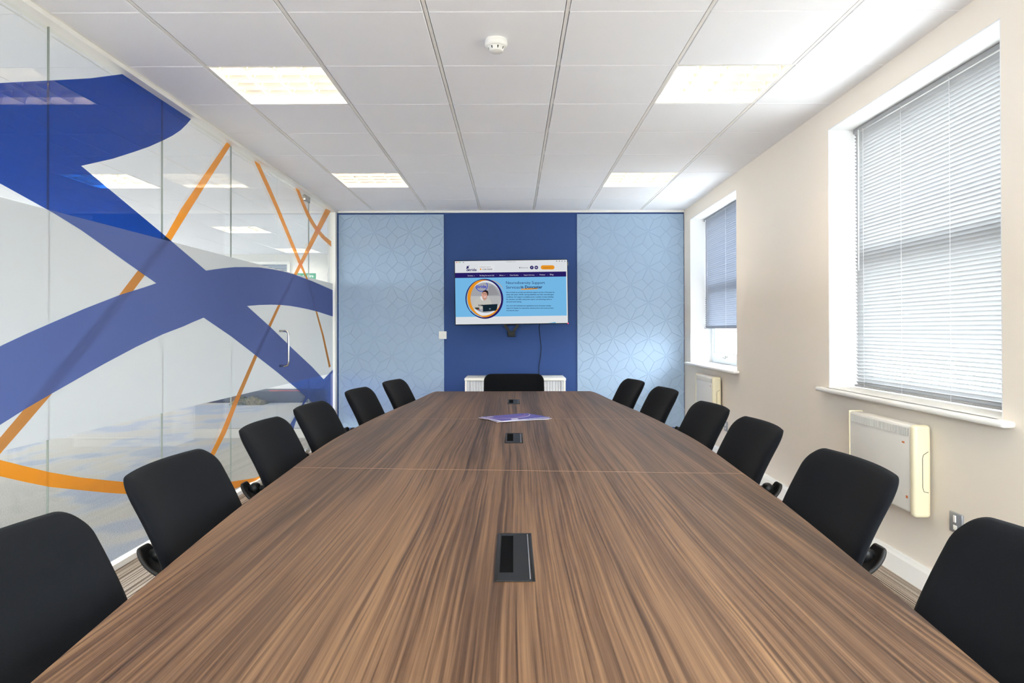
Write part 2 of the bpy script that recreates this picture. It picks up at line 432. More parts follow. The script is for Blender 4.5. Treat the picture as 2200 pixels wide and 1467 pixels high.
# ------------------------------------------------------------------ glass wall with vinyl graphic
JOINTS = [-.95, .05, 1.05, 2.03, 3.008, 3.986, 4.96, 5.93, 6.85]
b = MB()
b.box(-2.05, -1.965, YN, YB - .03, 2.526, CEIL + .03)
b.box(-2.045, -2.0, YN, 5.93, 0, .03); b.box(-2.045, -2.0, 6.85, YB - .03, 0, .03)
b.box(-2.075, -1.985, YB - .075, YB, 0, 2.526)
wl = struct(b.build('wall_left', MT['white']))
pe = [YN] + JOINTS + [YB - .07]
for i in range(len(pe) - 1):
    if abs(pe[i] - 5.93) < .01: continue
    MB().box(-2.025, -2.015, pe[i] + .0015, pe[i + 1] - .0015, .028, 2.53).build('glass_pane', MT['glass'], wl)
b = MB()
for y in JOINTS[:-2] + [6.85]: b.box(-2.0252, -2.0148, y - .0008, y + .0008, .03, 2.526)
b.build('glass_joint', MT['glass_edge'], wl)
def clip(poly, keep):                   # keep(z) > 0 side of a level; returns the clipped outline
    out = []
    for k in range(len(poly)):
        a, c = poly[k - 1], poly[k]; fa, fc = keep(a[1]), keep(c[1])
        if (fa > 0) != (fc > 0):
            t = fa / (fa - fc); out.append((a[0] + (c[0] - a[0]) * t, a[1] + (c[1] - a[1]) * t))
        if fc > 0: out.append(c)
    return out
FZ0, FZ1 = .73, 1.728
def tri_mesh(poly, x, keeps):
    b = MB(); tr = geometry.tessellate_polygon([[Vector((x, y, z)) for y, z in poly]])
    for t in tr:
        p = [poly[i] for i in t]
        for kf in keeps:
            p = clip(p, kf)
            if len(p) < 3: break
        if len(p) >= 3: b.add([(x, y, z) for y, z in p], [tuple(range(len(p)))])
    return b
def film(name, mg, mm, x, poly):
    b = tri_mesh(poly, x, [lambda z: z - FZ1]); c = tri_mesh(poly, x, [lambda z: FZ0 - z]); 
    b.add(c.v, c.f, 0); d = tri_mesh(poly, x, [lambda z: z - FZ0, lambda z: FZ1 - z]); b.add(d.v, d.f, 1)
    return b.build(name, [mg, mm], wl, fix=False)
blue = [(2.381, 2.028), (2.728, 2.181), (3.07, 2.316), (3.301, 2.408), (3.567, 2.526), (3.75, 2.526), (4.0, 2.526), (4.329, 2.526), (4.27, 2.475), (4.196, 2.419), (4.1, 2.36), (3.997, 2.305), (3.832, 2.222), (3.673, 2.151), (3.484, 2.069), (3.228, 1.972), (3.969, 1.764), (4.544, 1.597), (4.66, 1.615), (4.815, 1.638), (5.02, 1.664), (5.243, 1.685), (5.5, 1.705), (5.758, 1.715), (6.07, 1.722), (6.382, 1.72), (6.934, 1.7), (7.641, 1.661), (7.74, 1.655), (7.74, 1.36), (7.64, 1.366), (7.2, 1.395), (6.826, 1.412), (6.54, 1.421), (6.247, 1.427), (6.0, 1.426), (5.758, 1.419), (5.5, 1.407), (5.246, 1.39), (5.758, 1.231), (6.247, 1.066), (6.932, 0.844), (7.366, 0.687), (7.574, 0.733), (7.74, 0.77), (7.74, 0.21), (6.799, 0.54), (6.512, 0.435), (6.347, 0.299), (6.259, 0.359), (6.624, 0.508), (6.731, 0.563), (6.569, 0.623), (5.912, 0.85), (5.403, 1.016), (4.951, 1.162), (4.509, 1.288), (4.37, 1.26), (4.239, 1.231), (3.989, 1.184), (3.705, 1.118), (3.418, 1.042), (3.207, 0.982), (3.016, 0.927), (2.864, 0.882), (2.731, 0.838), (2.386, 0.724), (1.88, 0.561), (1.2, .33), (1.2, .58), (1.879, 0.813), (2.385, 1.009), (2.731, 1.147), (2.863, 1.19), (3.015, 1.236), (3.254, 1.307), (3.541, 1.385), (3.784, 1.441), (3.909, 1.471), (3.719, 1.526), (3.229, 1.672), (3.029, 1.72), (2.729, 1.779), (2.382, 1.832), (1.875, 1.899), (1.2, 1.97), (1.2, 1.55), (1.5, 1.66), (1.875, 1.798)]
blue = blue[:-4] + [(1.2, 1.97), (1.2, 1.55), (1.5, 1.66), (1.875, 1.798)]
# upper body outline: the top edge runs back towards the near end
ub = [p for p in blue]
i0 = ub.index((1.875, 1.899))
blue = ub[:i0] + [(2.05, 1.872)]
film('blue_vinyl', MT['film_blue'], MT['film_blue_matte'], -2.0128, blue)
oA = [(4.869, 2.526), (4.511, 2.214), (4.196, 1.937), (4.028, 1.764), (3.719, 1.527), (3.534, 1.38), (2.995, 0.989), (2.831, 0.864), (2.732, 0.793), (2.386, 0.548), (1.9, .22), (2.02, .2), (2.444, 0.516), (2.732, 0.728), (2.851, 0.808), (3.01, 0.917), (3.3, 1.127), (3.674, 1.416), (3.79, 1.507), (4.088, 1.743), (4.321, 1.959), (4.615, 2.228), (4.942, 2.526)]
oB = [(5.39, 2.526), (5.625, 2.387), (5.889, 2.233), (6.486, 1.844), (6.717, 1.727), (6.886, 1.574), (7.072, 1.389), (7.303, 1.155), (7.578, 0.797), (7.655, 0.809), (7.374, 1.155), (7.13, 1.391), (6.966, 1.578), (6.808, 1.707), (6.614, 1.839), (5.983, 2.249), (5.721, 2.408), (5.51, 2.526)]
oC = [(7.45, 2.515), (6.362, 1.717), (5.932, 1.419), (5.393, 1.012), (4.975, 0.674), (4.775, 0.5), (4.609, 0.384), (4.2, .07), (4.26, .05), (4.657, 0.352), (4.862, 0.487), (5.056, 0.665), (5.452, 0.996), (6.001, 1.422), (6.452, 1.72), (7.66, 2.526)]
oD = [(6.416, 2.526), (6.586, 2.421), (6.763, 2.326), (6.9, 2.271), (7.048, 2.227), (7.305, 2.176), (7.677, 2.132), (7.677, 2.194), (7.431, 2.212), (7.183, 2.256), (7.03, 2.296), (6.887, 2.347), (6.688, 2.44), (6.535, 2.526)]
oE = [(1.5, 1.5), (1.9, 1.15), (2.2, .945), (2.385, 0.86), (2.547, 0.768), (2.732, 0.693), (2.85, 0.649), (3.011, 0.59), (3.232, 0.52), (3.441, 0.462), (3.621, 0.413), (4.169, 0.282), (4.5, .207), (4.878, 0.138), (5.401, 0.057), (5.7, 0.035), (5.42, 0.032), (4.955, 0.066), (4.55, .137), (4.17, 0.22), (3.649, 0.344), (3.441, 0.4), (3.232, 0.461), (3.011, 0.526), (2.85, 0.584), (2.732, 0.629), (2.547, 0.698), (2.385, 0.78), (2.1, .93), (1.8, 1.13), (1.4, 1.45)]
for i, p in enumerate((oA, oB, oC, oD, oE)): film('orange_vinyl', MT['film_orange'], MT['film_orange_matte'], -2.0133 - .0002 * i, p)
MB().poly([(-2.0145, y, z) for y, z in ((YN, FZ0), (YN, FZ1), (7.745, FZ1), (7.745, FZ0))]).build('frosted_vinyl', MT['film_frost'], wl, fix=False)

# glass door
d1 = struct(empty('door_1', (-2.02, 6.85, 0)))
MB().box(-.005, .005, -.917, -.003, .008, 2.522).build('glass_leaf', MT['glass'], d1)
b = MB(); hy = -.87
path = [(.0, hy, 1.2), (.05, hy, 1.2), (.07, hy, 1.196), (.08, hy, 1.18), (.082, hy, 1.16), (.082, hy, .94), (.08, hy, .92), (.07, hy, .905), (.05, hy, .9), (0, hy, .9)]
b.tube(path, .0095, 12); b.lathe([(.016, 0), (.016, .003)], 16, c=(0, 0, 0))
b = MB(); b.tube(path, .0095, 12); b.build('pull_handle', MT['chrome'], d1)
b = MB(); b.tube([(-x, y, z) for x, y, z in path], .0095, 12); b.build('pull_handle', MT['chrome'], d1)
MB().bbox(-.016, .016, -.16, 0, 2.462, 2.52, .004).build('patch_hinge', MT['chrome'], d1)
MB().bbox(-.016, .016, -.16, 0, .01, .05, .004).build('patch_hinge', MT['chrome'], d1)

# ------------------------------------------------------------------ windows with reveals, sills
def window(idx, y0, y1, openable):
    w = struct(empty(f'window_{idx}', RWLOC, -TH))
    t = .006
    b = MB(); b.box(.001, .29, y0, y0 + t, ZS, ZL); b.box(.001, .29, y1 - t, y1, ZS, ZL); b.box(.001, .29, y0 + t, y1 - t, ZL - t, ZL)
    b.build('reveal_lining', MT['reveal'], w)
    # sill board with rounded nose and horns
    b = MB(); b.bbox(-.055, .0, y0 - .075, y1 + .075, ZS - .012, ZS + .014, .011, seg=3)
    b.bbox(-.03, .26, y0 + .002, y1 - .002, ZS - .012, ZS + .014, .004)
    b.build('sill_board', MT['white'], w)
    fx0, fx1 = .225, .275
    b = MB(); f = .055
    b.bbox(fx0, fx1, y0 + t, y0 + t + f, ZS, ZL - t, .004); b.bbox(fx0, fx1, y1 - t - f, y1 - t, ZS, ZL - t, .004)
    b.bbox(fx0, fx1, y0 + t + f, y1 - t - f, ZS + .014, ZS + .075, .004); b.bbox(fx0, fx1, y0 + t + f, y1 - t - f, ZL - t - f, ZL - t, .004)
    b.bbox(fx0, fx1, y0 + t + f, y1 - t - f, 1.60, 1.67, .004)
    if openable:
        b.bbox(fx0 - .012, fx0 + .02, y0 + t + f, y0 + t + f + .045, ZS + .075, 1.6, .004)
        b.bbox(fx0 - .012, fx0 + .02, y1 - t - f - .045, y1 - t - f, ZS + .075, 1.6, .004)
        b.bbox(fx0 - .012, fx0 + .02, y0 + t + f + .045, y1 - t - f - .045, ZS + .075, ZS + .12, .004)
    b.build('window_frame', MT['alu'], w)
    b = MB(); g = .006
    for za, zb in ((ZS + .075, 1.6), (1.67, ZL - t - f)):
        ya, yb = y0 + t + f, y1 - t - f
        if openable and za < 1.5: ya += .045; yb -= .045; za += .045
        b.box(fx0 - .002, fx0 + .008, ya, ya + g, za, zb); b.box(fx0 - .002, fx0 + .008, yb - g, yb, za, zb)
        b.box(fx0 - .002, fx0 + .008, ya + g, yb - g, za, za + g); b.box(fx0 - .002, fx0 + .008, ya + g, yb - g, zb - g, zb)
    b.build('gasket', MT['darkalu'], w)
    MB().box(.248, .254, y0 + t + f, y1 - t - f, ZS + .075, 1.6).build('glass_pane', MT['glass'], w)
    MB().box(.248, .254, y0 + t + f, y1 - t - f, 1.67, ZL - t - f).build('glass_pane', MT['glass'], w)
    if openable:
        ym = (y0 + y1) / 2 + .2
        b = MB(); b.bbox(fx0 - .03, fx0 - .01, ym - .03, ym + .03, ZS + .085, ZS + .105, .004); b.bbox(fx0 - .045, fx0 - .028, ym - .01, ym + .09, ZS + .07, ZS + .09, .005)
        b.build('window_handle', MT['chrome'], w)
    return w
for i, (y0, y1) in enumerate(WIN): window(i + 1, y0, y1, i == 1)

def blind(y0, y1, zbot, tilt, mt, label, cords, zstack=None):
    e = empty('venetian_blind', RW(.16, (y0 + y1) / 2, zbot), -TH, label, 'window blind', 'venetian blinds in the window reveals')
    h = (y1 - y0) / 2 - .012; top = ZL - .008 - zbot
    MB().bbox(-.014, .014, -h, h, top - .026, top, .003).build('headrail', mt, e)
    b = MB(); n = int((top - .026) / .0205); W = .0125
    for i in range(n):
        z = .022 + i * .0205
        pr = []
        for k in range(5):
            s = -1 + k / 2.; x = s * W; dz = (1 - s * s) * .0022
            c, sn = math.cos(tilt), math.sin(tilt)
            pr.append((x * c - dz * sn, z + x * sn + dz * c))
        vs = [(x, -h, zz) for x, zz in pr] + [(x, h, zz) for x, zz in pr]
        b.add(vs, [(k, k + 1, 6 + k, 5 + k) for k in range(4)], 0, True)
    b.build('slats', mt, e, fix=False)
    MB().bbox(-.012, .012, -h, h, 0, .012, .003).build('bottom_rail', mt, e)
    for y in cords:
        yy = -h + y * 2 * h; b = MB()
        for x in (-.0135, .0135): b.tube([(x, yy, 0), (x, yy, top - .02)], .0009, 5)
        b.build('ladder_cord', MT['cord'], e)
    MB().tube([(-.02, h - .08, top - .02), (-.024, h - .08, top - .85)], .004, 6).build('tilt_wand', MT['cord'], e)
    return e
blind(*WIN[0], .862, math.radians(-56), MT['slat'], 'large white venetian blind lowered to the sill of the nearer window', (.08, .37, .65, .92))
blind(*WIN[1], 1.215, math.radians(-58), MT['slat_shaded'], 'white venetian blind raised part way, a gap of daylight below it', (.08, .5, .92))

# ------------------------------------------------------------------ far wall panels
def relief(px, name, label):
    a = .4; wd, hg = (1.185 if px < 0 else 1.198), 2.4
    e = empty(name, (px, YB - .015, .11), 0, label, 'wall panel', 'relief panels either side of the screen')
    b = MB(); b.box(0, wd, 0, .015, 0, hg)
    r, hh = .0034, .0032
    def ridge(p, q):
        # clip to panel
        (x0, z0), (x1, z1) = p, q
        t0, t1 = 0., 1.
        for s0, ds, lo, hi in ((x0, x1 - x0, 0, wd), (z0, z1 - z0, 0, hg)):
            if abs(ds) < 1e-9:
                if s0 < lo or s0 > hi: return
                continue
            ta, tb = (lo - s0) / ds, (hi - s0) / ds
            if ta > tb: ta, tb = tb, ta
            t0, t1 = max(t0, ta), min(t1, tb)
        if t1 - t0 < 1e-3: return
        A = Vector((x0 + (x1 - x0) * t0, z0 + (z1 - z0) * t0)); B = Vector((x0 + (x1 - x0) * t1, z0 + (z1 - z0) * t1))
        d = (B - A).normalized(); n = Vector((-d.y, d.x)) * r
        vs = []
        for P in (A, B):
            vs += [(P.x + n.x, -.0001, P.y + n.y), (P.x + n.x * .25, -hh, P.y + n.y * .25), (P.x - n.x * .25, -hh, P.y - n.y * .25), (P.x - n.x, -.0001, P.y - n.y)]
        b.add(vs, [(0, 1, 5, 4), (1, 2, 6, 5), (2, 3, 7, 6)])
    ox = 0
    for i in range(-1, 8):
        for j in range(-1, 14):
            if (i + j) % 2 == 0: continue
            cx, cz = ox + i * a / 2, hg - j * a / 2
            for sx in (-1, 1):
                for sz in (-1, 1):
                    ridge((cx, cz), (cx + sx * a / 6, cz + sz * a / 3)); ridge((cx, cz), (cx + sx * a / 3, cz + sz * a / 6))
            for mx_, mz in ((cx + a / 2, cz),):
                h6 = a / 6
                ridge((mx_ - h6, mz - h6), (mx_ + h6, mz + h6)); ridge((mx_ - h6, mz + h6), (mx_ + h6, mz - h6))
    b.build('relief_board', MT['panel'], e, fix=False)
    return e
relief(-1.965, 'relief_wall_panel', 'blue-grey geometric relief panel between the glass wall and the navy strip')
relief(.722, 'relief_wall_panel', 'lighter blue geometric relief panel beside the far window')
b = MB(); b.box(-1.965, -.78, YB - .02, YB, .1, .112); b.box(.722, 1.92, YB - .02, YB, .1, .112); struct(b.build('trim_4', MT['navy']))

# ------------------------------------------------------------------ ceiling lights
def make_light(lampmat, name='ceiling_light'):
    e = empty(name, (0, 0, CEIL))
    S = .6
    b = MB(); f = .010
    b.box(.004, S - .004, .004, .004 + f, 0, .008); b.box(.004, S - .004, S - .004 - f, S - .004, 0, .008)
    b.box(.004, .004 + f, .004 + f, S - .004 - f, 0, .008); b.box(S - .004 - f, S - .004, .004 + f, S - .004 - f, 0, .008)
    b.box(.006, .010, .006, S - .006, .008, .095); b.box(S - .010, S - .006, .006, S - .006, .008, .095)
    b.box(.010, S - .010, .006, .010, .008, .095); b.box(.010, S - .010, S - .010, S - .006, .008, .095)
    b.box(.006, S - .006, .006, S - .006, .0951, .098)
    b.build('housing', MT['white'], e)
    b = MB(); n = 4; x0, x1 = .014, S - .014; wc = (x1 - x0) / n
    # long side reflectors (parabolic, thick at the top) and cross blades
    for i in range(n + 1):
        x = x0 + i * wc
        for s in (-1, 1):
            if (i == 0 and s < 0) or (i == n and s > 0): continue
            vs = []
            for k in range(6):
                t = k / 5; zz = .004 + .05 * t; xx = s * (.0015 + .020 * t ** 1.8)
                vs += [(x + xx, x0, zz), (x + xx, x1, zz)]
            b.add(vs, [(2 * k, 2 * k + 1, 2 * k + 3, 2 * k + 2) for k in range(5)], 0, True)
    rows = 5; hc = (x1 - x0) / rows
    for r in range(1, rows):
        y = x0 + r * hc
        for s in (-1, 1):
            for i in range(n):
                xa, xb = x0 + i * wc, x0 + (i + 1) * wc; vs = []
                for k in range(5):
                    t = k / 4; ins = .020 * t ** 1.8
                    vs_z = .004 + .04 * t; yy = y + s * (.001 + .012 * t ** 1.6)
                    vs += [(xa + ins, yy, vs_z), (xb - ins, yy, vs_z)]
                b.add(vs, [(2 * k, 2 * k + 1, 2 * k + 3, 2 * k + 2) for k in range(4)], 0, True)
    b.build('louvre', LOUV, e, fix=False)
    for i in range(n):
        xc = x0 + (i + .5) * wc
        MB().tube([(xc, .03, .075), (xc, S - .03, .075)], .014, 12).build('lamp_tube', lampmat, e)
    return e
LOUV = mat('louvre_aluminium', (212, 208, 200), .28, .85)
lm = emis('fluorescent_lamp', (255, 238, 218), LAMP)
lm2 = emis('fluorescent_lamp_office', (246, 244, 240), LAMP2)
lbl = ['recessed louvre light in the ceiling nearest the glass wall, close row', 'recessed louvre light in the ceiling nearest the large window, close row',
       'recessed louvre light in the far row, beside the glass wall', 'recessed louvre light in the far row, beside the windows',
       'recessed louvre light above the near table end, glass side', 'recessed louvre light above the near table end, window side',
       'recessed louvre light behind the camera, glass side', 'recessed louvre light behind the camera, window side']
proto = make_light(lm)
for i, (x, y) in enumerate(LIGHTS):
    o = proto if i == 0 else copy_tree(proto)
    o.location = (x, y, CEIL); tag(o, lbl[i], 'ceiling light', 'recessed louvre ceiling lights')
proto2 = make_light(lm2, 'office_ceiling_light')
k = 0
OL = [(-3.91, 5.94, 'louvre light in the ceiling beyond the glass, nearest seen through it'), (-3.91, 8.94, 'louvre light beyond the glass, in the middle of the row'),
      (-3.91, 11.34, 'louvre light beyond the glass, farthest along its row'), (-3.91, 2.94, 'louvre light beyond the glass, behind the blue vinyl'),
      (-3.91, -.06, 'louvre light of the office beside the camera'), (-6.91, 5.94, 'louvre light deep in the office, middle'), (-6.91, 8.94, 'louvre light deep in the office, farther'),
      (-6.91, 11.34, 'louvre light deep in the office, farthest'), (-6.91, 2.94, 'louvre light deep in the office, nearer'), (-6.91, -.06, 'louvre light deep in the office, beside the camera')]
for i, (x, y, l) in enumerate(OL):
    o = proto2 if i == 0 else copy_tree(proto2)
    o.location = (x, y, CEIL); tag(o, l, 'ceiling light', 'louvre lights in the office beyond the glass')

# smoke detector
e = empty('smoke_detector', (-.076, 3.215, CEIL), 0, 'white round smoke detector on the ceiling between the light fittings', 'smoke detector')
MB().lathe([(.050, 0), (.051, -.004), (.051, -.012), (.053, -.014), (.053, -.024), (.050, -.032), (.044, -.036)], 40).build('base', MT['plug'], e)
b = MB(); b.lathe([(.044, -.036), (.036, -.038), (.033, -.052), (.030, -.056), (.0, -.058)], 40)
b.build('sensor_head', MT['plug'], e)
for k in range(8):
    b = MB(); a = 2 * PI * (k + .3) / 8; c, s = math.cos(a), math.sin(a)
    for r0, r1, z0, z1 in ((.0325, .039, -.051, -.0385),):
        t = .0035
        vs = [(c * r0 - s * t * .4, s * r0 + c * t * .4, z0), (c * r0 + s * t * .4, s * r0 - c * t * .4, z0), (c * r1 + s * t, s * r1 - c * t, z1), (c * r1 - s * t, s * r1 + c * t, z1)]
        b.add(vs, [(0, 1, 2, 3)])
    b.build('vent_slot', MT['black'], e, fix=False)

# ------------------------------------------------------------------ table
PTS = [(.655, .605), (.91, .633), (1.22, .665), (1.8, .715), (2.3, .742), (2.75, .762), (3.1, .760), (3.79, .722), (4.55, .652), (5.15, .605), (5.262, .585)]
def half(y):
    for i in range(len(PTS) - 1):
        if y <= PTS[i + 1][0] + 1e-9:
            p1, p2 = PTS[i], PTS[i + 1]; p0 = PTS[max(i - 1, 0)]; p3 = PTS[min(i + 2, len(PTS) - 1)]
            t = (y - p1[0]) / (p2[0] - p1[0])
            m1 = (p2[1] - p0[1]) / (p2[0] - p0[0]) * (p2[0] - p1[0]); m2 = (p3[1] - p1[1]) / (p3[0] - p1[0]) * (p2[0] - p1[0])
            return (2 * t ** 3 - 3 * t * t + 1) * p1[1] + (t ** 3 - 2 * t * t + t) * m1 + (-2 * t ** 3 + 3 * t * t) * p2[1] + (t ** 3 - t * t) * m2
    return PTS[-1][1]
TT = .74
tab = empty('boardroom_table', (0, 2.96, 0), 0, 'long boat-shaped walnut boardroom table with two seams across its top', 'table')
seams = [(.655, .655), (2.342, 2.228), (3.637, 3.598), (5.262, 5.262)]   # (left end, right end) of each cross line
for s in range(3):
    (a0, a1), (c0, c1) = seams[s], seams[s + 1]; g0 = .0006 if s else 0; g1 = .0006 if s < 2 else 0
    n = 22; P = []
    for i in range(n + 1):
        y = a0 + (c0 - a0) * i / n; P.append((-half(y), y - 2.96 + (g0 if i == 0 else 0) - (g1 if i == n else 0)))
    Q = []
    for i in range(n + 1):
        y = a1 + (c1 - a1) * i / n; Q.append((half(y), y - 2.96 + (g0 if i == 0 else 0) - (g1 if i == n else 0)))
    if s == 2: P[-1] = (-.585 - .0, 5.262 - 2.96)
    outline = P + Q[::-1]
    MB().prism(outline, TT - .025, TT, 0, 1).build('tabletop_section', [MT['wood'], MT['wood_edge']], tab, fix=True)
for (l, r) in seams[1:3]:
    n = 12; b = MB(); vs = []
    x0, x1 = -half(l) + .002, half(r) - .002
    z = TT + .0002; d = .0016
    vs = [(x0, l - 2.96 - d, z), (x1, r - 2.96 - d, z), (x1, r - 2.96 + d, z), (x0, l - 2.96 + d, z)]
    b.add(vs, [(0, 1, 2, 3)]); b.build('seam_edging', MT['seam'], tab, fix=False)
for y, hh, fl in ((1.15, .27, .30), (2.3, .27, .30), (3.63, .27, .30), (5.14, .42, .09)):
    b = MB()
    for sx in (-1, 1):
        for dy in (-.055, .055): b.tube([(sx * hh, y - 2.96 + dy, .02), (sx * hh, y - 2.96 + dy, TT - .03)], .025, 14)
        b.bbox(sx * hh - .035, sx * hh + .035, y - 2.96 - fl, y - 2.96 + fl, 0, .022, .006)
    b.bbox(-hh, hh, y - 2.96 - .02, y - 2.96 + .02, TT - .065, TT - .026, .003)
    b.build('leg_frame', MT['leg'], tab)

# cable ports set in the top
def port(y0, y1, label):
    e = empty('cable_port', (.0, (y0 + y1) / 2, TT), 0, label, 'cable port', 'black cable ports along the table centre')
    h = (y1 - y0) / 2; w0, w1 = -.036, .040
    b = MB(); f = .006; t = .0022
    b.bbox(w0, w0 + f, -h, h, 0, t, .0008); b.bbox(w1 - f, w1, -h, h, 0, t, .0008)
    b.bbox(w0 + f, w1 - f, -h, -h + f, 0, t, .0008); b.bbox(w0 + f, w1 - f, h - f, h, 0, t, .0008)
    b.build('frame', MT['blackm'], e)
    # lid with a finger recess along its left side
    rx0, rx1, ry0, ry1 = w0 + f + .003, -.001, -h + .045, h - .016
    b = MB(); z = .0016
    b.box(rx1, w1 - f - .001, -h + f + .001, h - f - .001, .0002, z); b.box(w0 + f + .001, rx0, -h + f + .001, h - f - .001, .0002, z)
    b.box(rx0, rx1, -h + f + .001, ry0, .0002, z); b.box(rx0, rx1, ry1, h - f - .001, .0002, z)
    b.build('lid', MT['blackm'], e)
    MB().box(rx0, rx1, ry0, ry1, .0001, .0004).build('finger_recess', mat('recess_black', (4, 4, 5), .9, spec=.05), e)
    MB().box(w1 - f - .004, w1 - f - .0025, -h + f + .004, h - f - .004, z, z + .0008).build('hinge_line', MT['steel'], e)
port(1.273, 1.572, 'large black cable port lid in the near table section')
port(2.837, 3.106, 'black cable port in the middle table section, before the brochures')
port(4.343, 4.621, 'small black cable port near the far end of the table')

# brochures fanned on the far seam
def brochure(i, x, y, rz, z, label, mt_c):
    e = empty('brochure', (x, y, z), rz, label, 'brochure', 'purple brochures fanned on the table')
    W, H = .145, .104
    MB().box(-W, W, -H, H, 0, .0016).build('pages', MT['paper'], e)
    b = MB(); zz = .0017
    b.add([(-W, -H, zz), (W, -H, zz), (W, H, zz), (-W, H, zz)], [(0, 1, 2, 3)], 0)
    def arc(cx, cy, r, a0, a1, wd, mi, z):
        n = 20; vs = []
        for k in range(n + 1):
            a = a0 + (a1 - a0) * k / n; t = wd * math.sin(PI * k / n) * .5 + .0004
            for rr in (r - t, r + t): vs.append((max(-W, min(W, cx + rr * math.cos(a))), max(-H, min(H, cy + rr * math.sin(a))), z))
        b.add(vs, [(2 * k, 2 * k + 1, 2 * k + 3, 2 * k + 2) for k in range(n)], mi)
    arc(-.02, .12, .16, PI * 1.12, PI * 1.95, .005, 1, zz + .0003)
    arc(-.03, .14, .155, PI * 1.1, PI * 1.93, .004, 2, zz + .0004)
    b.add([(-.075, -.085, zz + .0004), (-.035, -.088, zz + .0004), (-.03, -.062, zz + .0004), (-.068, -.058, zz + .0004)], [(0, 1, 2, 3)], 1)
    b.add([(-.135, .06, zz + .0004), (-.09, .062, zz + .0004), (-.095, .075, zz + .0004), (-.135, .072, zz + .0004)], [(0, 1, 2, 3)], 1)
    b.build('cover', [mt_c, MT['paper'], mat('pink_line', (200, 120, 150), .5)], e, fix=False)
MT['paper'] = mat('paper_white', (232, 228, 238), .6)
MT['purple'] = mat('purple_cover', (64, 52, 138), .4)
brochure(0, .010, 3.637, .40, TT + .0006, 'purple brochure at the bottom of the fanned pile', MT['purple'])
brochure(1, .022, 3.629, .47, TT + .0030, 'purple brochure third from the top, turned less than the top one', MT['purple'])
brochure(2, -.004, 3.629, .68, TT + .0054, 'purple brochure directly under the top one, turned furthest', MT['purple'])
brochure(3, .010, 3.625, .577, TT + .0078, 'purple brochure with white swoosh lying on top of the pile', MT['purple'])

# ------------------------------------------------------------------ chairs
def pad(W, H, T, rc, nr=9, na=112, taper=0., back=.35):
    """padded rounded-rect slab in local (a,b), thickness T; returns list verts(a,b,c) and faces"""
    O = []; hw, hh = W / 2, H / 2; nc, ne = 12, 10
    for q, (sx, sy) in enumerate(((1, 1), (-1, 1), (-1, -1), (1, -1))):
        cx, cy = sx * (hw - rc), sy * (hh - rc)
        for k in range(nc + 1):
            a = PI / 2 * (q + k / nc); O.append((cx + rc * math.cos(a), cy + rc * math.sin(a)))
        a = PI / 2 * (q + 1); p = (cx + rc * math.cos(a), cy + rc * math.sin(a))
        nx, ny = ((-1, 1), (-1, -1), (1, -1), (1, 1))[q]; n2 = (nx * (hw - rc) + rc * math.cos(a), ny * (hh - rc) + rc * math.sin(a))
        for k in range(1, ne): O.append((p[0] + (n2[0] - p[0]) * k / ne, p[1] + (n2[1] - p[1]) * k / ne))
    na = len(O)
    vs = []; fs = []
    def ring(r, c):
        i0 = len(vs)
        for (x, y) in O:
            f = 1 + taper * (y * r) / H
            vs.append((x * r * f, y * r, c))
        return i0
    rr = [.25, .5, .7, .84, .93, .98]
    ft = lambda r: T * (1 - r ** 7) ** .5
    vs.append((0, 0, T)); rings = [ring(r, ft(r)) for r in rr]; rings.append(ring(1, 0.))
    rings += [ring(r, -back * ft(r)) for r in rr[::-1]]; last = len(vs); vs.append((0, 0, -back * T))
    for k in range(na): fs.append((0, rings[0] + k, rings[0] + (k + 1) % na))
    for i in range(len(rings) - 1):
        for k in range(na): fs.append((rings[i] + k, rings[i + 1] + k, rings[i + 1] + (k + 1) % na, rings[i] + (k + 1) % na))
    for k in range(na): fs.append((last, rings[-1] + (k + 1) % na, rings[-1] + k))
    return vs, fs
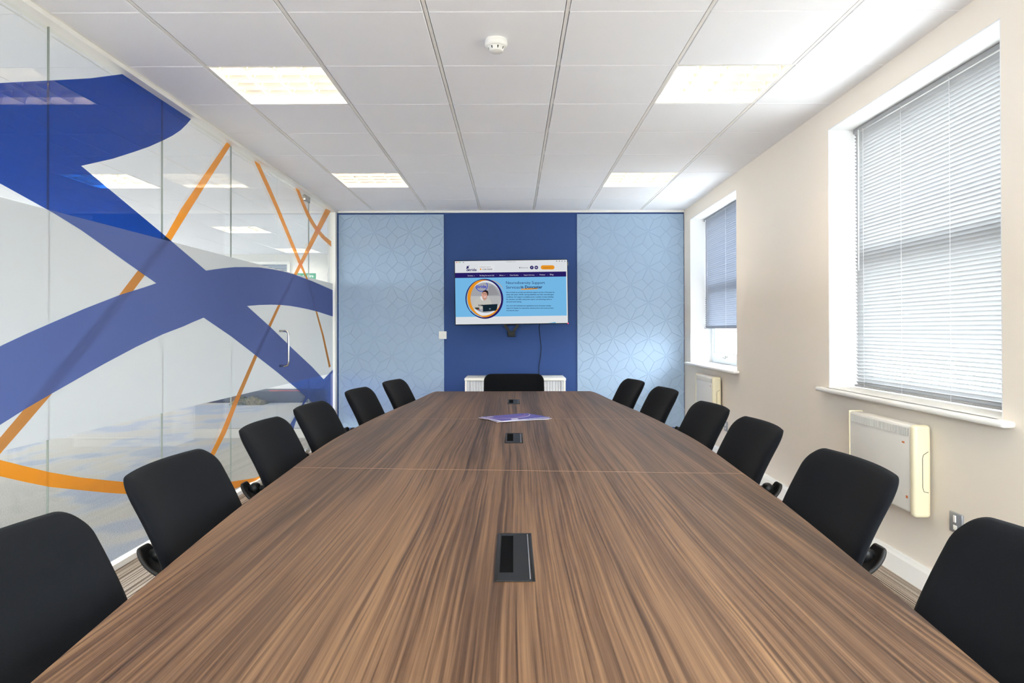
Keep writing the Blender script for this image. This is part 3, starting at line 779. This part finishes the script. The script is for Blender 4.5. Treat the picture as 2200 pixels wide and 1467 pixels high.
def make_chair():
    e = empty('office_chair', (0, 0, 0))      # faces +x
    # seat
    vs, fs = pad(.46, .46, .030, .10, back=.75)
    b = MB(); b.add([(y, x, .462 + z - .02 * (y / .23) ** 2 * (1 if y > 0 else 0) - .03 * max(0, y - .14)) for x, y, z in vs], fs, 0, True)
    b.build('seat', MT['fabric'], e)
    # backrest: local a = width (y), b = height
    H = .40; zc = .655
    vs, fs = pad(.476, H, .026, .054, taper=0, back=.7)
    def prof(z):   # centreline x for height z: lumbar forward, top leaning back
        t = (z - .46) / .40
        return -.167 + .028 * math.sin(PI * min(max(t, 0), 1) * .9) * (1 - t) - .127 * max(t, 0) ** 1.7
    b = MB(); P = []
    for x, y, z in vs:
        zz = zc + y; c = prof(zz) + .045 * (x / .2275) ** 2 * (.8)
        P.append((c - .012 + z, x, zz))
    b.add(P, fs, 0, True); b.build('backrest', MT['fabric'], e)
    # plastic outer shell line behind pad
    # J bracket: channel swept from under the seat to behind the back
    path = [(-.02, .436), (-.08, .448), (-.15, .478), (-.205, .515), (-.25, .540), (-.29, .558), (-.318, .580), (-.336, .608), (-.340, .630)]
    wd = [.035, .038, .042, .045, .046, .045, .042, .036, .026]; dep = [.008, .010, .012, .014, .015, .015, .012, .008, .003]
    b = MB(); vs = []; nx = 9
    for i, (x, z) in enumerate(path):
        a = path[max(i - 1, 0)]; c = path[min(i + 1, len(path) - 1)]
        t = Vector((c[0] - a[0], c[1] - a[1])).normalized(); n = Vector((t.y, -t.x))   # inward/up side
        for k in range(nx):
            s = -1 + 2 * k / (nx - 1); off = dep[i] * (s * s)
            vs.append((x + n.x * off, s * wd[i], z + n.y * off))
    fsx = [(i * nx + k, i * nx + k + 1, (i + 1) * nx + k + 1, (i + 1) * nx + k) for i in range(len(path) - 1) for k in range(nx - 1)]
    b.add(vs, fsx, 0, True); o = b.build('back_bracket', MT['bracket'], e)
    sm = o.modifiers.new('solid', 'SOLIDIFY'); sm.thickness = .013; sm.offset = 0; o.modifiers.new('sub', 'SUBSURF').render_levels = 2
    # knob and stem between bracket and back
    b = MB(); b.tube([(-.318, 0, .608), (-.20, 0, .608)], .011, 10)
    b.tube([(-.316 + .044 * k / 8, 0, .608) for k in range(9)], [.006, .014, .0185, .0208, .0214, .0208, .0185, .014, .006], 16)
    b.build('adjustment_knob', MT['black'], e)
    # mechanism, gas column
    b = MB(); b.bbox(-.10, .12, -.075, .075, .40, .437, .008); b.tube([(.03, .07, .415), (.03, .22, .405), (.03, .255, .41)], .006, 8)
    b.build('seat_mechanism', MT['black'], e)
    b = MB(); b.lathe([(.028, .13), (.028, .27), (.020, .272), (.016, .275), (.016, .405)], 20); b.build('gas_column', MT['black'], e)
    b = MB(); b.lathe([(.0, .10), (.040, .10), (.045, .13), (.036, .155), (.03, .16)], 20)
    for k in range(5):
        a = 2 * PI * k / 5 + .3; c, s = math.cos(a), math.sin(a)
        vs = []
        for r, w, z0, z1 in ((.03, .028, .095, .15), (.12, .024, .092, .135), (.22, .019, .082, .112), (.285, .017, .070, .095)):
            for sw, zz in ((-w, z0), (w, z0), (w * .7, z1), (-w * .7, z1)): vs.append((c * r - s * sw, s * r + c * sw, zz))
        fs = [(4 * i + j, 4 * i + (j + 1) % 4, 4 * i + 4 + (j + 1) % 4, 4 * i + 4 + j) for i in range(3) for j in range(4)] + [(0, 1, 2, 3), (12, 13, 14, 15)]
        b.add(vs, fs, 0)
    b.build('star_base', MT['black'], e)
    for k in range(5):
        a = 2 * PI * k / 5 + .3; b = MB()
        b.tube([(-.022, 0, 0), (-.010, 0, 0)], .027, 18); b.tube([(.010, 0, 0), (.022, 0, 0)], .027, 18)
        b.tube([(-.010, 0, 0), (.010, 0, 0)], .010, 8); b.tube([(0, 0, 0), (0, 0, .045)], .008, 8)
        o = b.build('castor', MT['black'], e, loc=(.27 * math.cos(a), .27 * math.sin(a), .0275), rot=(0, 0, a * 1.7 + k))
    return e
CH = []
LS = [(-.602, 1.14, .0), (-.65, 1.85, .0), (-.68, 2.62, .0), (-.682, 3.24, -.05), (-.655, 4.08, -.09), (-.568, 4.77, -.14)]
RS = [(.600, 1.09, 0), (.632, 1.84, .0), (.655, 2.60, 0), (.652, 3.20, .05), (.636, 4.08, .08), (.572, 4.77, .12)]
ordn = ['cut by the frame edge', 'second from the camera', 'third from the camera', 'fourth from the camera', 'fifth from the camera', 'farthest along its side']
protoc = make_chair()
allc = [(x, y, r, 'black fabric office chair on the glass wall side, ' + ordn[i]) for i, (x, y, r) in enumerate(LS)] + \
       [(x, y, PI + r, 'black fabric office chair on the window side, ' + ordn[i]) for i, (x, y, r) in enumerate(RS)] + \
       [(0.005, 5.26, -PI / 2, 'black fabric office chair at the far table end, below the screen')]
for i, (x, y, r, l) in enumerate(allc):
    o = protoc if i == 0 else copy_tree(protoc)
    o.location = (x, y, 0); o.rotation_euler = (0, 0, r); tag(o, l, 'chair', 'black office chairs round the table')

# ------------------------------------------------------------------ tambour cabinet
cb = empty('tambour_cabinet', (.02, 7.46, 0), 0, 'low white tambour cupboard against the navy wall behind the end chair', 'cabinet')
hw = .528; d0, d1_ = -.24, .24; HC = .704
b = MB(); b.bbox(-hw, hw, d0, d1_, HC - .026, HC, .003); b.bbox(-hw + .004, -hw + .024, d0 + .002, d1_ - .01, 0, HC - .026, .002); b.bbox(hw - .024, hw - .004, d0 + .002, d1_ - .01, 0, HC - .026, .002)
b.box(-hw + .024, hw - .024, d1_ - .02, d1_ - .01, .02, HC - .026); b.bbox(-hw + .024, hw - .024, d0 + .004, d1_ - .02, .0, .07, .003)
b.bbox(-hw + .024, hw - .024, d0 + .001, d0 + .02, .085, .105, .003)
b.build('carcass', MT['cab'], cb)
for s in (-1, 1):
    b = MB(); n = 16; xa, xb = (-hw + .055, -.002) if s < 0 else (.002, hw - .055)
    wd = (xb - xa) / n
    for i in range(n):
        for j in range(1): b.bbox(xa + i * wd + .001, xa + (i + 1) * wd - .001, d0 + .012, d0 + .022, .105, HC - .028, .003, seg=1)
    b.box(xa, xb, d0 + .016, d0 + .021, .105, HC - .028)
    o = b.build('tambour_door', MT['tambour'], cb)
    hx = (-hw + .024, -hw + .052) if s < 0 else (hw - .052, hw - .024)
    MB().bbox(hx[0], hx[1], d0 + .006, d0 + .022, .105, HC - .028, .003).build('door_handle', MT['tambour'], o)
tag(MB().bbox(-.075, .075, -.05, .05, 0, .014, .003).build('media_box', MT['black'], loc=(.035, 7.55, HC + .001)), 'small flat black box lying on the cupboard behind the end chair', 'media box')

# ------------------------------------------------------------------ television
k_ = 7.62 / 1490.7 / 7.336
tv = empty('television', (-.019, 7.62, 1.62), 0, 'wall-mounted television showing a web page above the cupboard', 'television')
tv.rotation_euler = (0, math.radians(-.65), 0)
def T(cx, cy, z=0): return ((cx - 1000) * k_, -.0002 - z, -(cy + .0115 * (cx - 1000) - 642) * k_)
X0t, X1t, Z0t, Z1t = -.624, .622, -.353, .357
b = MB(); b.bbox(X0t, X1t, .0005, .035, Z0t, Z1t, .003); b.bbox(-.35, .35, .035, .052, -.25, .2, .006)
b.build('casing', MT['black'], tv)
SC_M = []; SC_I = {}
def em(rgb):
    if rgb not in SC_I: SC_I[rgb] = len(SC_M); SC_M.append(emis('screen_' + '_'.join(map(str, rgb)), rgb, .95 / 2 ** EXPO))
    return SC_I[rgb]
sb = MB(); LAY = [0]
def sp(pts, rgb, z):
    q = [T(x, y, z) for x, y in pts]; sb.poly(q, em(rgb))
def srect(x0, y0, x1, y1, rgb, z):   # rect in derotated coords
    q = [((x - 1000) * k_, -.0002 - z, -(y - 642) * k_) for x, y in ((x0, y0), (x1, y0), (x1, y1), (x0, y1))]
    sb.poly(q, em(rgb))
def scirc(cx, cy, rx, ry, rgb, z, n=28, rot=0):
    sp([(cx + rx * math.cos(2 * PI * i / n) * math.cos(rot) - ry * math.sin(2 * PI * i / n) * math.sin(rot), cy + rx * math.cos(2 * PI * i / n) * math.sin(rot) + ry * math.sin(2 * PI * i / n) * math.cos(rot)) for i in range(n)], rgb, z)
W_, NV, LB, OR, BK = (222, 226, 230), (40, 30, 98), (118, 186, 232), (232, 150, 38), (40, 44, 58)
srect(116, 140, 1884, 1137, W_, 0)
srect(116, 325, 1868, 405, NV, .0004)
srect(116, 405, 1868, 1020, LB, .0004)
srect(1868, 180, 1882, 1130, (236, 238, 240), .0006)
for i, c in enumerate(((226, 60, 66), (240, 180, 50), (60, 180, 90))): scirc(142 + 27 * i, 168, 8, 8, c, .0008, 12)
for x in (1720, 1762, 1805, 1850): scirc(x, 152, 9, 9, (130, 134, 142), .0008, 10)
scirc(250, 168, 12, 8, (150, 154, 160), .0008, 10)
srect(484, 205, 738, 305, (228, 230, 233), .0006)
scirc(520, 277, 13, 13, OR, .0010)
scirc(1327, 252, 29, 29, NV, .0010); scirc(1398, 252, 29, 29, NV, .0010)
# button
bx = []
for i in range(17): a = PI / 2 + PI * i / 16; bx.append((1502 + 33 * math.cos(a), 250 - 33 * math.sin(a)))
for i in range(17): a = -PI / 2 + PI * i / 16; bx.append((1652 + 33 * math.cos(a), 250 - 33 * math.sin(a)))
sp(bx, OR, .0010)
sp([(1130, 246), (1145, 246), (1145, 262), (1130, 262)], BK, .0010)
sp([(1570, 1128), (1690, 1112), (1690, 1128)], (70, 170, 220), .0006)
# swirl frame and photograph
def ring(cx, cy, rx, ry, t0, t1, a0, a1, rgb, z, n=48, ex=0., ey=0.):
    O = []; I = []
    for i in range(n + 1):
        s = i / n; a = a0 + (a1 - a0) * s; t = t0 + (t1 - t0) * math.sin(PI * s)
        O.append((cx + (rx + t / 2) * math.cos(a), cy + (ry + t / 2) * math.sin(a))); I.append((cx + ex + (rx - t / 2) * math.cos(a), cy + ey + (ry - t / 2) * math.sin(a)))
    for i in range(n): sp([O[i], O[i + 1], I[i + 1], I[i]], rgb, z)
scirc(590, 740, 262, 282, (226, 232, 238), .0010, 40)
scirc(590, 726, 244, 240, (164, 166, 172), .0013, 40)
sp([(360, 700), (820, 700), (828, 760), (815, 830), (780, 890), (400, 890), (362, 830), (346, 760)], (190, 190, 190), .0015)
for x in range(660, 820, 18): sp([(x, 560 + (x - 640) * .45), (x + 4, 560 + (x - 640) * .45), (x + 4, 860), (x, 860)], (150, 152, 158), .0016)
sp([(640, 545), (700, 530), (760, 600), (800, 680), (640, 690)], (150, 150, 154), .0016)
# round logo on the wall of the photo
ring(532, 540, 92, 86, 10, 10, -.6, PI * .98, (24, 60, 196), .0019, 30)
sp([(438, 470), (455, 456), (490, 452), (512, 462), (505, 482), (470, 490), (440, 500)], (22, 56, 210), .0030)
# person at a laptop
sp([(385, 880), (405, 790), (450, 740), (505, 715), (560, 770), (620, 745), (670, 760), (690, 830), (690, 900), (400, 910)], (196, 194, 188), .0019)
sp([(505, 715), (530, 700), (560, 745), (555, 775), (520, 755)], (228, 228, 228), .0021)
sp([(535, 700), (600, 690), (615, 735), (575, 770), (545, 745)], (196, 146, 128), .0022)
scirc(578, 678, 48, 62, (212, 160, 142), .0024, 24, .15)
sp([(545, 640), (560, 615), (600, 606), (632, 622), (638, 660), (630, 700), (620, 690), (616, 655), (590, 636), (560, 634), (545, 655), (538, 660)], (42, 32, 34), .0026)
for cx in (566, 600): ring(cx, 662 + (cx - 566) * .15, 13, 9, 4, 4, 0, 2 * PI, (48, 40, 52), .0028, 14)
sp([(562, 708), (582, 714), (600, 706), (596, 718), (576, 722)], (240, 232, 228), .0028)
sp([(545, 838), (780, 826), (766, 930), (548, 948)], (22, 40, 52), .0030)
scirc(658, 902, 13, 11, (120, 140, 150), .0032, 12)
sp([(420, 880), (490, 880), (495, 925), (430, 905)], (60, 64, 60), .0028)
scirc(480, 912, 8, 8, (220, 70, 50), .0032, 10); scirc(498, 926, 8, 8, (60, 110, 200), .0032, 10)
ring(585, 735, 258, 290, 10, 46, PI * .55, PI * 1.62, OR, .0034, 60, 6, 0)
ring(585, 735, 262, 292, 6, 40, PI * .08, PI * .60, OR, .0034, 40, -4, -6)
ring(572, 742, 282, 305, 8, 34, -PI * .62, PI * .78, NV, .0037, 80, 0, 0)
ring(580, 745, 296, 312, 4, 18, PI * .70, PI * 1.42, NV, .0037, 50)
ring(640, 640, 232, 190, 3, 8, -PI * .48, -PI * .06, OR, .0036, 30)
sp([(1150, 588), (1280, 580), (1415, 574), (1412, 592), (1290, 600), (1155, 604)], OR, .0008)
# writing
def st(s, x0, ybase, x1, rgb, z=.0014, bold=False, hmax=None):
    vs, fs = text_mesh(s, bold)
    xs = [v.x for v in vs]; wd = max(xs) - min(xs); sc = (x1 - x0) / wd; sy = sc
    if hmax: 
        H = max(v.y for v in vs) - min(v.y for v in vs); sy = hmax / H
    P = [T(x0 + (v.x - min(xs)) * sc, ybase - v.y * sy, z) for v in vs]
    sb.add(P, fs, em(rgb))
st('Neurodiversity Support', 918, 512, 1530, (38, 42, 92))
st('Services', 918, 584, 1133, (38, 42, 92))
st('in Doncaster', 1148, 581, 1490, (28, 26, 76), bold=True)
st('S', 294, 306, 338, NV, bold=True, hmax=58); st('tride', 334, 306, 456, NV, bold=True)
sp([(296, 250), (306, 236), (328, 232), (336, 244), (326, 258), (304, 262)], NV, .0014); sp([(298, 232), (345, 218), (347, 224), (300, 238)], NV, .0014)
for i in range(4): scirc(306 + 12 * i, 232 - 3 * i, 4, 4, NV, .0016, 8)
st('Looking for support?', 505, 248, 682, (70, 72, 86)); st('01302 943399', 548, 288, 704, (48, 50, 70), bold=True)
st('Resources', 1158, 262, 1268, (60, 62, 76)); st('f', 1321, 264, 1333, (236, 236, 240), bold=True, hmax=26); st('in', 1386, 262, 1410, (236, 236, 240), bold=True)
st('Contact Us  >', 1508, 262, 1645, (70, 56, 60))
for s, a, c in (('Services  v', 315, 428), ('Striding Forward CIC', 503, 734), ('About  v', 812, 905), ('Case Studies', 978, 1115), ('Support Services', 1198, 1366), ('Podcast', 1450, 1535), ('Blog', 1612, 1666)):
    st(s, a, 380 - .0115 * (a - 1000), c, (216, 214, 230))
for x in (462, 770, 935, 1158, 1406, 1574): sp([(x, 362), (x + 3, 362), (x + 3, 378), (x, 378)], (120, 112, 160), .0012)
st('stridesupport.co.uk', 925, 164, 1078, (120, 124, 132))
body = ['Here at Stride we provide neurodiversity support services in Doncaster for', 'adults with autism, ADHD, learning disabilities and other neurodivergent',
        'conditions. Our support is available across a number of areas including', 'life, education, and skills, employment support, and technology advice or', 'personal travel training.']
for i, s in enumerate(body): st(s, 918, 650 + 37 * i, (1682, 1668, 1660, 1640, 1158)[i], (34, 48, 80), bold=True)
body = ['Our work with individuals and organisations across Doncaster includes', 'support for Equality Act assessments, national partners and county provision', 'neurodiversity teams.']
for i, s in enumerate(body): st(s, 918, 862 + 37 * i, (1620, 1662, 1112)[i], (34, 48, 80), bold=True)
st('Stride', 446, 574, 606, (24, 50, 190), z=.0021, bold=True)
st('SAM', 474, 860, 545, (24, 28, 34), z=.0029, bold=True)
sb.build('screen', SC_M, tv, fix=False)
b = MB()
b.add([T(1882, 1128, .003), T(1894, 1128, .003), T(1894, 1142, .003), T(1882, 1142, .003)], [(0, 1, 2, 3)])
b.build('standby_light', emis('red_led', (230, 30, 60), 1.2), tv, fix=False)
b = MB(); b.bbox(.6235, .627, -.002, .02, .288, .325, .001); b.build('side_sticker', mat('sticker', (200, 190, 150), .6), tv)
# wall bracket
br = empty('screen_bracket', (-.02, YB, 1.2), 0, 'black V-shaped wall bracket showing below the television', 'bracket')
b = MB()
for s in (-1, 1):
    p, q = Vector((s * .075, 0, .064)), Vector((s * .028, 0, -.005)); d = (q - p).normalized(); n = Vector((-d.z, 0, d.x)) * .015
    vs = []
    for P in (p, q):
        for yy in (-.185, -.165):
            vs += [(P.x + n.x, yy, P.z + n.z), (P.x - n.x, yy, P.z - n.z)]
    b.add(vs, [(0, 1, 3, 2), (4, 6, 7, 5), (0, 4, 5, 1), (2, 3, 7, 6), (0, 2, 6, 4), (1, 5, 7, 3)])
b.build('strut', MT['bracket'], br)
MB().bbox(-.042, .042, -.19, -.14, -.07, -.004, .006).build('clamp_box', MT['black'], br)
MB().bbox(-.03, .03, -.14, -.0, -.05, -.02, .004).build('wall_arm', MT['black'], br)
MB().bbox(-.08, .08, -.148, -.138, .06, .40, .003).build('mount_plate', MT['black'], br)
b = MB(); b.tube([(.30, YB - .17, 1.30), (.295, YB - .1, 1.27), (.291, YB - .012, 1.24), (.300, YB - .008, 1.147), (.316, YB - .008, 1.016), (.308, YB - .008, .911), (.29, YB - .008, .807), (.288, YB - .012, .72), (.288, YB - .04, .69), (.288, YB - .06, .60)], .0035, 6)
tag(b.build('power_cable', MT['black']), 'thin dark cable hanging from the television down to the cupboard', 'cable')

# double switch plate on the far wall
e = empty('light_switch', (-.793, YB - .015, 1.15), 0, 'white double light switch plate at the edge of the left relief panel', 'light switch')
MB().bbox(-.043, .043, -.010, 0, -.043, .043, .003).build('plate', MT['plug'], e)
for s in (-1, 1): MB().bbox(s * .014 - .010, s * .014 + .010, -.014, -.009, -.014, .014, .002).build('rocker', MT['plug'], e)

# ------------------------------------------------------------------ heaters
def heater(yc, label):
    e = empty('panel_heater', RW(0, yc, .352), -TH, label, 'heater', 'cream wall panel heaters under the windows')
    h = .305; H = .412
    b = MB(); b.bbox(-.088, -.02, -h + .028, h, .012, H, .012, seg=3); b.build('casing', MT['heater'], e)
    b = MB(); b.bbox(-.094, -.014, -h - .012, -h + .032, 0, H + .006, .018, seg=5); b.build('end_cap', MT['cream'], e)
    b = MB(); b.bbox(-.092, -.016, h - .012, h + .006, .002, H + .004, .008, seg=3); b.build('end_cap', MT['cream'], e)
    b = MB(); b.box(-.0896, -.086, -h + .045, h - .03, H - .05, H - .015, 0); 
    n = 54; y0, y1 = -h + .047, h - .032
    for i in range(n + 1):
        y = y0 + (y1 - y0) * i / n; b.box(-.0925, -.0890, y - .0016, y + .0016, H - .051, H - .014, 1)
    b.build('grille', [MT['grille'], MT['heater']], e)
    MB().box(-.0895, -.087, -h + .075, -h + .095, H - .088, H - .080).build('indicator', MT['orange_led'], e)
    MB().box(-.0895, -.087, -h + .050, -h + .064, .075, .087).build('indicator', MT['orange_led'], e)
    b = MB(); pts = []
    for y, z in ((-.03, .30), (-.052, .285), (-.056, .27), (-.056, .14), (-.05, .12), (-.03, .115)): pts.append((y, -h - .0125, z))
    b.tube(pts, .0012, 5); b.build('hatch_line', MT['grille'], e)
    MB().box(-.02, 0, -h + .04, h - .04, .03, H - .03).build('wall_mount', MT['grille'], e)
heater(3.44, 'cream panel heater under the large near window')
heater(6.67, 'cream panel heater under the far window, half hidden by a chair')

def socket(y, z, label):
    e = empty('fused_spur', RW(0, y, z), -TH, label, 'wall socket', 'metal switch plates low on the window wall')
    MB().bbox(-.010, 0, -.043, .043, -.043, .043, .003).build('plate', MT['steel'], e)
    MB().bbox(-.014, -.009, -.006, .010, .002, .032, .002).build('switch_rocker', MT['plug'], e)
    MB().bbox(-.012, -.009, -.012, .012, -.030, -.010, .001).build('fuse_holder', MT['plug'], e)
socket(2.965, .376, 'small steel fused switch plate on the wall below the near heater')
socket(6.25, .335, 'small steel switch plate low on the wall beside the far heater')

# blue bottle on the far sill
e = empty('spray_bottle', RW(.10, 6.16, ZS + .014), -TH, 'small white and blue bottle on the sill of the far window', 'bottle')
MB().lathe([(.022, 0), (.025, .003), (.025, .11), (.012, .13), (.012, .145)], 20).build('body', MT['plug'], e)
MB().lathe([(.0253, .01), (.0253, .08)], 20).build('label_band', MT['bottle_blue'], e)
MB().lathe([(.013, .14), (.013, .165), (.0, .166)], 16).build('cap', MT['plug'], e)

# ------------------------------------------------------------------ things in the office beyond
e = struct(empty('window_4', (-4.28, 12.2, 0)))
b = MB(); x0, x1, z0, z1 = -.36, .36, 1.2, 2.42
b.bbox(x0, x1, -.04, 0, z0, z0 + .05, .004); b.bbox(x0, x1, -.04, 0, z1 - .05, z1, .004); b.bbox(x0, x0 + .05, -.04, 0, z0 + .05, z1 - .05, .004); b.bbox(x1 - .05, x1, -.04, 0, z0 + .05, z1 - .05, .004)
b.build('window_frame', MT['white'], e)
MB().box(x0 + .05, x1 - .05, -.012, -.004, z0 + .05, z1 - .05).build('glass_pane', mat('bright_pane', (236, 240, 244), .3), e)
b = MB()
for k in range(5): b.box(x0 + .05, x1 - .05, -.034, -.030, z1 - .075 - .028 * k, z1 - .058 - .028 * k)
b.build('blind_slats', mat('grey_slat', (120, 130, 146), .6), e)
e = empty('exit_sign', (-3.645, 12.2, 2.13), 0, 'green and white fire exit sign on the far office wall beyond the glass', 'sign')
GR = mat('sign_green', (28, 140, 90), .5); SW = mat('sign_white', (236, 240, 236), .5)
MB().box(-.175, .175, -.006, 0, -.085, .085).build('board', GR, e)
b = MB()
def stx(s, x0, z0, x1, bold=True):
    vs, fs = text_mesh(s, bold); xs = [v.x for v in vs]; sc = (x1 - x0) / (max(xs) - min(xs))
    b.add([(x0 + (v.x - min(xs)) * sc, -.0068, z0 + v.y * sc) for v in vs], fs)
stx('Fire', .03, .015, .135); stx('exit', .03, -.06, .135)
b.box(-.15, -.10, -.0068, -.0062, -.06, .06)
b.box(-.055, -.035, -.0068, -.0062, -.02, .03); b.poly([(-.075, -.0066, -.06), (-.062, -.0066, -.06), (-.04, -.0066, -.02), (-.055, -.0066, -.02)]); b.poly([(-.05, -.0066, -.02), (-.035, -.0066, -.02), (-.015, -.0066, -.06), (-.028, -.0066, -.06)])
b.add([(-.045 + .011 * math.cos(2 * PI * i / 12), -.0068, .045 + .011 * math.sin(2 * PI * i / 12)) for i in range(12)], [tuple(range(12))])
b.build('lettering', SW, e, fix=False)
tag(MB().bbox(-5.7, -3.3, 11.62, 12.15, 0, .19, .01).build('storage_plinth', MT['darkgrey']), 'low dark grey box along the far office wall, seen under the frosted band', 'plinth')
# crumpled camouflage cloth
from mathutils import noise
b = MB(); nx, ny = 46, 26; vs = []
for i in range(nx + 1):
    for j in range(ny + 1):
        u, v = i / nx, j / ny; x = (u - .5) * .56; y = (v - .5) * .30
        env = max(0, 1 - (2 * u - 1) ** 4) * max(0, 1 - (2 * v - 1) ** 4)
        h = env ** .6 * (.05 + .10 * abs(noise.noise(Vector((x * 7, y * 9, 1.3)))) + .06 * abs(noise.noise(Vector((x * 19, y * 22, 4)))) + .05 * max(0, .3 - abs(u - .62)))
        vs.append((x, y, h))
b.add(vs, [(i * (ny + 1) + j, i * (ny + 1) + j + 1, (i + 1) * (ny + 1) + j + 1, (i + 1) * (ny + 1) + j) for i in range(nx) for j in range(ny)], 0, True)
tag(b.build('camouflage_cloth', MT['camo'], loc=(-4.33, 11.38, .002)), 'crumpled camouflage cloth heaped on the office floor by the far wall', 'cloth')
tag(MB().tube([(-4.1, 11.66, .196), (-3.9, 11.65, .198), (-3.7, 11.67, .196), (-3.45, 11.65, .196)], .006, 8).build('red_cord', MT['red']), 'thin red cord lying on the dark box beyond the glass', 'cord')
